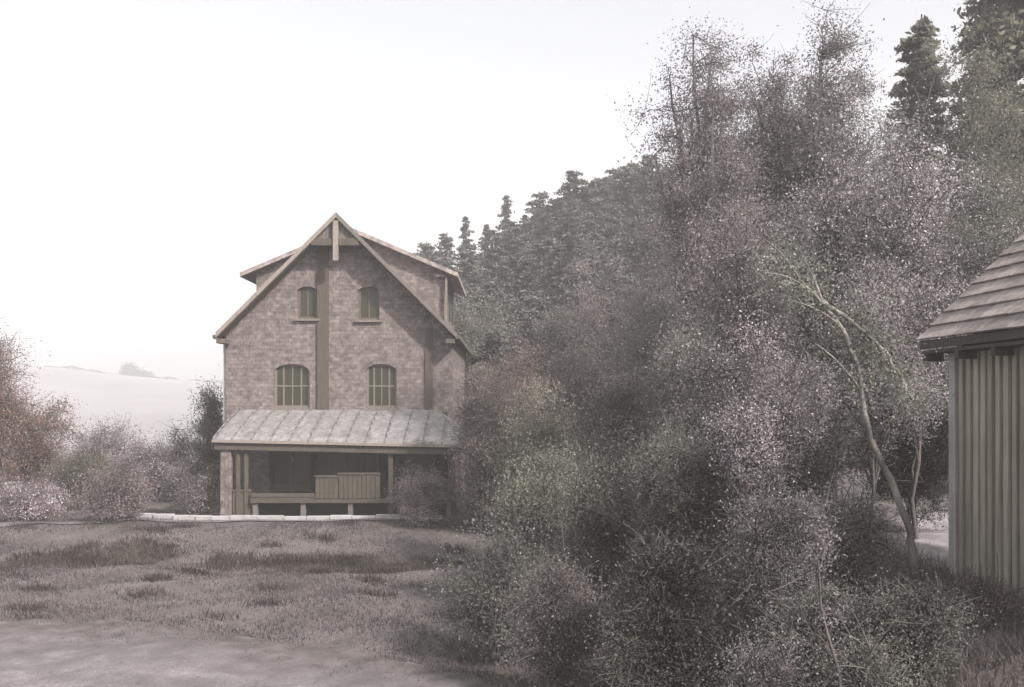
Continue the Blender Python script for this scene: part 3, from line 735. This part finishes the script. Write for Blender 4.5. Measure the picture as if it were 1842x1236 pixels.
B('dense_tree', 1420, 27, 130, 250, ['pale','brown','mauve'], 'dense mauve-brown tree below the two narrow thin-topped trees', leaf=.08, ncl=200, spread=.38, dens=1.1, seed=15, low=.06)
B('dense_tree', 1590, 30, 120, 260, ['mauve','green','pale'], 'dense grey tree in front of the tall dark cone', leaf=.085, ncl=200, spread=.42, dens=1.1, seed=16, low=.06)
tc_ = conifer_mesh('cypress', 15.0, 1.7, 'green', 91, leaf=.17, dens=4.0, ragged=.15)
x_, y_, z_ = at(1655, 34); ht_ = EYE + (HY-26)/F*34 - z_
tc_.location = (x_, y_, z_); tc_.scale = (1.35, 1.35, ht_/15.0); tag(tc_, 'tall dark cone-shaped evergreen against the sky near the right edge', 'evergreen')
tc2 = conifer_mesh('evergreen', 17.0, 3.0, 'olive', 92, leaf=.19, dens=4.5, ragged=.1)
x_, y_, z_ = at(1858, 30); tc2.location = (x_, y_, z_); tc2.scale = (1.15, 1.15, 1.08); tag(tc2, 'huge dark olive evergreen filling the top right corner', 'evergreen')
B('dense_tree', 1770, 27, 40, 200, ['olive','dark','green'], 'broad dark olive tree beside the top right evergreen', leaf=.085, ncl=200, spread=.42, dens=1.3, thick=.4, seed=17, low=.06)
B('pale_tree', 1500, 19, 170, 250, ['pale','mauve','green'], 'tree full of pale glinting leaves at upper right', leaf=.06, ncl=200, spread=.28, dens=.8, seed=18, low=.2)
B('pale_tree', 1650, 18, 190, 230, ['pale','mauve','green'], 'pale pinkish tree standing above the shed roof', leaf=.06, ncl=190, spread=.28, dens=.95, thick=.4, seed=19, low=.2)
B('dense_tree', 1790, 19, 260, 190, ['green','pale','dark'], 'grey-green tree behind the shed roof at the right edge', leaf=.06, ncl=180, spread=.3, dens=1.1, seed=20, low=.1)
B('dense_tree', 1735, 18.6, 380, 200, ['dark','green'], 'dark leafy tree right behind the low corner of the shed roof', leaf=.055, ncl=150, spread=.26, dens=1.1, seed=21, thick=.6, low=.4)
B('dense_tree', 1340, 21, 330, 240, ['brown','green','pale'], 'brown-green tree in the middle of the tree wall', leaf=.065, ncl=200, spread=.32, dens=1.1, seed=22, low=.05)
B('dense_tree', 1570, 17.5, 420, 220, ['mauve','green','pale'], 'mauve-grey tree behind the leaning trunk', leaf=.055, ncl=190, spread=.26, dens=.9, seed=23, thick=.45, low=.3)
# near shrubs
nb = 'shrubs in the foreground thicket'
B('shrub', 885, 29, 640, 130, ['brown','olive'], 'brown bush against the right end of the veranda', 'shrub', group=nb, leaf=.075, ncl=100, spread=.3, dens=1, seed=31, low=.04, stems=4)
B('shrub', 975, 25, 660, 170, ['olive','brown','green'], 'olive-brown shrub right of the veranda bush', 'shrub', group=nb, leaf=.07, ncl=130, spread=.3, dens=1.1, seed=32, low=.04, stems=4)
B('shrub', 1120, 23, 600, 220, ['brown','olive','green'], 'tall brown shrub in the centre of the thicket', 'shrub', group=nb, leaf=.065, ncl=170, spread=.3, dens=1.1, seed=33, low=.04, stems=5)
B('shrub', 1260, 20, 540, 220, ['green','brown','mauve'], 'tall grey-green shrub right of the central brown shrub', 'shrub', group=nb, leaf=.06, ncl=180, spread=.28, dens=1.1, seed=34, low=.04, stems=5)
B('shrub', 975, 20, 775, 220, ['green','olive'], 'grey-green shrub hiding the right side of the veranda', 'shrub', group=nb, leaf=.06, ncl=150, spread=.26, dens=1.1, seed=35, low=.03, stems=5)
B('shrub', 1095, 17.5, 760, 230, ['green','olive','dark'], 'dense green shrub in the middle distance below the brown one', 'shrub', group=nb, leaf=.052, ncl=180, spread=.24, dens=1.1, seed=36, low=.03, stems=5)
B('shrub', 1225, 15.5, 740, 200, ['green','dark'], 'dark green shrub above the shadowed hollow', 'shrub', group=nb, leaf=.048, ncl=170, spread=.22, dens=1.1, seed=37, low=.1, stems=5)
B('shrub', 900, 16.0, 930, 240, ['green','dark','mauve'], 'low spreading grey-green shrub at the left front of the thicket', 'shrub', group=nb, leaf=.048, ncl=140, spread=.22, dens=1.1, seed=38, low=.02, stems=6)
B('shrub', 1000, 13.6, 975, 190, ['brown','green','mauve'], 'grey-brown shrub at the bottom centre left of the hollow', 'shrub', group=nb, leaf=.042, ncl=140, spread=.2, dens=1.1, seed=39, low=.02, stems=6)
B('shrub', 1205, 12.6, 945, 200, ['black','dark'], 'low shrub at the bottom edge, leaves blackened to stand for shade in the hollow', 'shrub', group=nb, leaf=.055, ncl=170, spread=.19, dens=1.4, seed=40, low=.02, stems=6)  # near-black leaf colour carries the shade of the hollow between shrubs
B('shrub', 1350, 16.0, 520, 210, ['pale','mauve','brown'], 'shrub with a cluster of bright pale leaves, left of the leaning trunk', 'shrub', group=nb, leaf=.05, ncl=170, spread=.22, dens=.75, seed=41, low=.1, stems=4)
B('shrub', 1440, 15.0, 600, 200, ['mauve','green','pale'], 'mauve shrub touching the leaning trunk on its left', 'shrub', group=nb, leaf=.048, ncl=160, spread=.22, dens=.85, seed=42, low=.1, stems=4)
B('shrub', 1400, 12.6, 850, 190, ['mauve','pale','green'], 'pale mauve bush low in front of the pale-leaved shrub', 'shrub', group=nb, leaf=.042, ncl=150, spread=.19, dens=1.0, seed=43, low=.03, stems=5)
B('shrub', 1520, 13.0, 860, 170, ['mauve','green'], 'mauve-grey bush at the foot of the leaning trunk', 'shrub', group=nb, leaf=.042, ncl=140, spread=.19, dens=.95, seed=44, low=.03, stems=5)
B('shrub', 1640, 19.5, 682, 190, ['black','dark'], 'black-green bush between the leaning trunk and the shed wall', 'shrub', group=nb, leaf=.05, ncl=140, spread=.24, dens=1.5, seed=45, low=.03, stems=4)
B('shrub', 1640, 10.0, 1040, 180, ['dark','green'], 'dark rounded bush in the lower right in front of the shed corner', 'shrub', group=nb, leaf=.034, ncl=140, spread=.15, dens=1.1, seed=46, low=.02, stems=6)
B('shrub', 1470, 10.4, 1010, 190, ['green','mauve','dark'], 'grey bush with a bare upright stem at the lower right', 'shrub', group=nb, leaf=.035, ncl=140, spread=.16, dens=.9, seed=47, low=.02, stems=6)
B('shrub', 1375, 9.8, 1125, 150, ['mauve','dark','green'], 'small mauve-grey bush on the bottom edge left of the bare stem', 'shrub', group=nb, leaf=.033, ncl=110, spread=.15, dens=.9, seed=48, low=.02, stems=6)
B('shrub', 1560, 9.2, 1130, 170, ['green','dark','mauve'], 'low grey bush on the bottom edge right of the bare stem', 'shrub', group=nb, leaf=.033, ncl=110, spread=.15, dens=.9, seed=49, low=.02, stems=6)
B('shrub', 1765, 11.5, 1040, 110, ['russet','green','mauve'], 'reddish weedy bush growing against the foot of the shed wall', 'shrub', group=nb, leaf=.035, ncl=70, spread=.13, dens=.8, seed=50, low=.02, stems=6, deep=.5)
B('shrub', 1140, 12.4, 1010, 120, ['green','brown'], 'spindly bush just left of the dark hollow', 'shrub', group=nb, leaf=.038, ncl=80, spread=.17, dens=.8, seed=52, low=.03, stems=5)
B('shrub', 758, 30.2, 832, 110, ['brown','mauve'], 'pale rounded bush in front of the veranda on its right', 'shrub', leaf=.06, ncl=80, spread=.2, dens=1.1, seed=51, low=.03, stems=4)
B('shrub', 1352, 14.6, 675, 120, ['pale','mauve'], 'small bush glittering with near-white leaves in the middle of the thicket', 'shrub', group=nb, leaf=.05, ncl=70, spread=.17, dens=.6, seed=53, low=.35, stems=3)
B('shrub', 866, 30.2, 632, 100, ['brown','olive'], 'tall brown-olive bush covering the right house corner and the porch roof end', 'shrub', group=nb, leaf=.075, ncl=110, spread=.26, dens=1.1, seed=54, low=.04, stems=4)
# left side
B('shrub', -8, 34, 560, 130, ['russet','brown'], 'tall rust-coloured shrub cut by the left edge', 'shrub', leaf=.08, ncl=150, spread=.38, dens=.7, seed=61, low=.05, stems=4)
B('shrub', 55, 36, 690, 160, ['russet','brown'], 'rust-brown shrub right of the one cut by the left edge', 'shrub', leaf=.085, ncl=140, spread=.36, dens=.8, seed=62, low=.04, stems=5)
B('shrub', 180, 40, 745, 170, ['mauve','pale','brown'], 'pale flowering shrub before the far field', 'shrub', leaf=.08, ncl=120, spread=.3, dens=.9, seed=63, low=.04, stems=5)
B('shrub', 270, 38, 785, 180, ['mauve','brown','pale'], 'low mauve shrub with pale tips midway between the left edge and the house', 'shrub', leaf=.08, ncl=120, spread=.3, dens=1, seed=64, low=.04, stems=5)
B('shrub', 335, 38, 765, 130, ['brown','mauve'], 'brown-mauve shrub left of the bush against the house', 'shrub', leaf=.08, ncl=110, spread=.3, dens=1, seed=65, low=.04, stems=5)
B('shrub', 378, 37, 668, 64, ['olive','dark','brown'], 'narrow dark olive bush against the left wall of the house', 'shrub', leaf=.08, ncl=80, spread=.24, dens=1.1, seed=66, low=.04, stems=3)
B('shrub', 150, 35, 800, 140, ['olive','brown'], 'brown-olive bush in front of the pale flowering shrub', 'shrub', leaf=.08, ncl=90, spread=.28, dens=1, seed=67, low=.03, stems=5)
B('shrub', 55, 31, 848, 150, ['pale','mauve','russet'], 'low pale flowering bush at the left edge', 'shrub', leaf=.07, ncl=80, spread=.24, dens=.9, seed=68, low=.03, stems=5)
B('shrub', 350, 33, 815, 110, ['mauve','brown'], 'low mauve bush beside the left veranda pillar', 'shrub', leaf=.07, ncl=90, spread=.24, dens=1, seed=69, low=.03, stems=5)
B('shrub', 215, 31, 830, 150, ['brown','mauve'], 'low brown-mauve bush in the middle of the left hedge line', 'shrub', leaf=.07, ncl=90, spread=.24, dens=1, seed=70, low=.03, stems=5)
for k, (px, Y_, top, wd) in enumerate(((232,395,655,26),(255,398,668,34))):
    B('far_tree', px, Y_, top, wd, 'far', ('taller', 'lower')[k] + ' of the two faint trees on the ridge of the far field', leaf=.9, ncl=40, spread=1.0, dens=.6, seed=80+k, low=.15, twig=False, group='trees on the far ridge')

def far_hedge():
    rg = np.random.default_rng(77); n = 5200
    x = rg.uniform(-205, -78, n); y = 396 + rg.normal(size=n)*.5
    root = empty('far_hedge', (-140, 396, 0)); tag(root, 'thin grey hedge line running along the crest of the far field', 'hedge')
    hh = .75 + .45*np.sin(x*.23) + .3*np.sin(x*.71+1)
    P = np.stack([x+140, y-396, H(x, y) + rg.uniform(0, 1, n)*hh], -1); Vl, Fl = leaf_quads(P, .55, rg); mesh_np('foliage', Vl, Fl, L['far'], root)
far_hedge()
# leaning tree
def leaning():
    rg = np.random.default_rng(5)
    x, y, z = at(1643, 12.6); root = empty('leaning_tree', (x, y, z))
    tag(root, 'thin pale-barked tree leaning left in a long curve beside the shed', 'tree')
    def P(l, Y0=12.6): return [np.array(at(a, Y0 + dy, b)) - [x, y, z] for a, b, dy in l]
    tb = Tubes(8)
    def path(pts, r0, r1):
        pts = np.array(pts); t = np.linspace(0, 1, len(pts)); tt = np.linspace(0, 1, 26)
        Q = np.stack([np.interp(tt, t, pts[:, i]) for i in range(3)], -1)
        Q[1:-1] = (Q[:-2] + 2*Q[1:-1] + Q[2:])/4
        Q[1:-1] += rg.normal(size=(24, 3))*.013
        tb.add(Q, np.linspace(r0, r1, 26)); return Q
    main = path(P([(1646,1030,0),(1640,985,0),(1632,930,0),(1606,868,0),(1577,815,.1),(1556,755,.1),(1554,700,.1),(1538,640,.15),(1512,585,.2),(1478,545,.3),(1440,505,.5)]), .05, .018)
    br = path(P([(1478,545,.3),(1512,560,.3),(1548,592,.2),(1585,626,.1),(1612,665,0),(1630,700,-.1)]), .032, .012)
    ex = []
    for s, d in ((.62,(-.5,.1,.55)),(.7,(.3,.2,.7)),(.8,(-.6,0,.3)),(.9,(-.2,.2,.6)),(.97,(-.6,-.1,.2)),(1,(-.3,.1,.4))):
        p = main[int(s*25)]; e_ = p + np.array(d)*rg.uniform(.8, 1.3); Q = bez(p, (p+e_)/2 + [0,0,.1], e_, 6); tb.add(Q, np.linspace(.018, .005, 6)); ex.append(Q)
    for s in (.4, .6, .8, 1): 
        p = br[int(s*25)]; e_ = p + np.array([.15, -.1, -.3])*rg.uniform(.5, 1.2); Q = bez(p, (p+e_)/2, e_, 5); tb.add(Q, np.linspace(.012, .004, 5)); ex.append(Q)
    tb.build('trunk', M['bark_pale'], root)
    pts = np.concatenate(ex); k = rg.integers(len(pts), size=3600); Q = pts[k] + rg.normal(size=(3600, 3))*.16
    Vl, Fl = leaf_quads(Q, .042, rg); mesh_np('crown', Vl, Fl, L['green'], root)
leaning()
def stem():
    rg = np.random.default_rng(6); Y0 = 9.0
    x, y, z = at(1512, Y0); root = empty('sapling', (x, y, z)); tag(root, 'bare slender sapling stem rising from the bushes at the bottom right', 'sapling')
    pts = np.array([np.array(at(a, Y0, b)) for a, b in ((1514,1260),(1508,1205),(1488,1140),(1476,1090),(1474,1040),(1470,1000))]) - [x, y, z]
    tb = Tubes(6); t = np.linspace(0,1,6); tt = np.linspace(0,1,16); Q = np.stack([np.interp(tt, t, pts[:, i]) for i in range(3)], -1)
    Q[0, 2] = min(Q[0, 2], -.1)
    tb.add(Q, np.linspace(.018, .006, 16)); ex = []
    for s in (8, 11, 13, 15):
        e_ = Q[s] + rg.normal(size=3)*[.2,.1,.08] + [0,0,.2]; q = bez(Q[s], (Q[s]+e_)/2, e_, 5); tb.add(q, np.linspace(.008, .003, 5)); ex.append(q)
    tb.build('trunk', M['bark'], root)
    pp = np.concatenate(ex); k = rg.integers(len(pp), size=500); Vl, Fl = leaf_quads(pp[k] + rg.normal(size=(500,3))*.07, .03, rg); mesh_np('crown', Vl, Fl, L['mauve'], root)
stem()

# ---------------------------------------------------------------- grass and weeds (uncountable)
def blades(name, n, area, hgt, wid, mat, seed, mask=None, clump=.25, nc=None):
    rg = np.random.default_rng(seed); x0,x1,y0,y1 = area
    nc = nc or n//9
    cx = rg.uniform(x0, x1, nc); cy = rg.uniform(y0, y1, nc)
    if mask is not None:
        k = mask(cx, cy, rg); cx, cy = cx[k], cy[k]
    i = rg.integers(len(cx), size=n); x = cx[i] + rg.normal(size=n)*clump; y = cy[i] + rg.normal(size=n)*clump
    sc = (rg.uniform(.5, 1.5, len(cx)))[i]*rg.uniform(.5, 1.2, n)
    z = H(x, y) - .01; a = rg.uniform(0, 6.283, n); h = hgt*sc; lx = rg.normal(size=n)*.4*h; ly = rg.normal(size=n)*.4*h
    dx, dy = np.cos(a)*wid, np.sin(a)*wid
    V = np.stack([np.stack([x-dx,y-dy,z],-1), np.stack([x+dx,y+dy,z],-1), np.stack([x+lx,y+ly,z+h],-1)], 1).reshape(-1, 3)
    return tag(mesh_np(name, V, np.arange(3*n).reshape(n, 3), mat), kind='stuff')
def fr_mask(cx, cy, rg):
    road = (cy < np.interp(cx, [-9.5,-7,-4.6,-2.3,.2,1.4], [18.4,18.4,17.4,16.0,13.8,11.8]) - np.abs(rg.normal(size=len(cx)))*.7)
    noise = np.sin(cx*1.3+cy*.9)+np.sin(cx*.7-cy*1.6+2)+rg.normal(size=len(cx))*.8
    house = (cx > -9.3) & (cx < -1.9) & (cy > 31.4)
    return (~road) & (noise > -.7) & (~house)
L['grass'] = leafmat('dry_grass', [(0, c(.05,.043,.038)), (.5, c(.078,.067,.063)), (1, c(.125,.109,.106))], .3)
L['weed'] = leafmat('dark_weeds', [(0, c(.035,.03,.024)), (.6, c(.06,.05,.042)), (1, c(.10,.085,.075))], .2)
tag(blades('grass', 110000, (-16, 6, 10, 34), .07, .010, L['grass'], 1, fr_mask), 'short dry grass over the meadow in front of the house')
L['grass2'] = leafmat('undergrowth', [(0, c(.075,.065,.055)), (.5, c(.12,.103,.09)), (1, c(.19,.165,.15))], .3)
def ditch(cx, cy, rg):
    d = np.abs(cy - (26.0 + .5*np.sin(cx*.5) + .35*rg.normal(size=len(cx)))) ; n_ = np.sin(cx*1.1)+.7*np.sin(cx*2.7+1)
    band = (d < .45 + .4*n_) & (cx < -1.0)
    tuft = (np.sin(cx*2.1+1.7*np.sin(cy*1.3))*np.sin(cy*1.9+cx*.6) > .86) & (cy < 30.5) & (rg.uniform(size=len(cx)) < .5)
    return band | tuft
tag(blades('weeds', 34000, (-17, 0, 19, 31), .13, .014, L['weed'], 2, ditch, nc=30000, clump=.14), 'dark dry weeds along the dip across the meadow')
def rightm(cx, cy, rg): return (cx > .4) & ~((cy > 14.3) & (cx > 5.4 + (cy-14.3)*.25)) & (rg.uniform(size=len(cx)) < .8)
tag(blades('undergrowth', 42000, (.4, 7, 7.5, 20), .16, .010, L['grass2'], 3, rightm, nc=6000), 'low mauve-grey undergrowth below the thicket and round the shed')

# ---------------------------------------------------------------- haze
hz = MB(); hz.box(-806, 806, -66, 806, -3.0, 66.0)
hm_ = bpy.data.materials.new('haze'); hm_.use_nodes = True; nt = hm_.node_tree; nt.nodes.clear()
pv = N(nt, 'ShaderNodeVolumePrincipled'); pv.inputs['Color'].default_value = (.97, .96, .97, 1); pv.inputs['Density'].default_value = HAZE
pv.inputs['Anisotropy'].default_value = .2
ot = N(nt, 'ShaderNodeOutputMaterial'); nt.links.new(pv.outputs[0], ot.inputs['Volume'])
ho = hz.build('haze', hm_); tag(ho, kind='stuff')
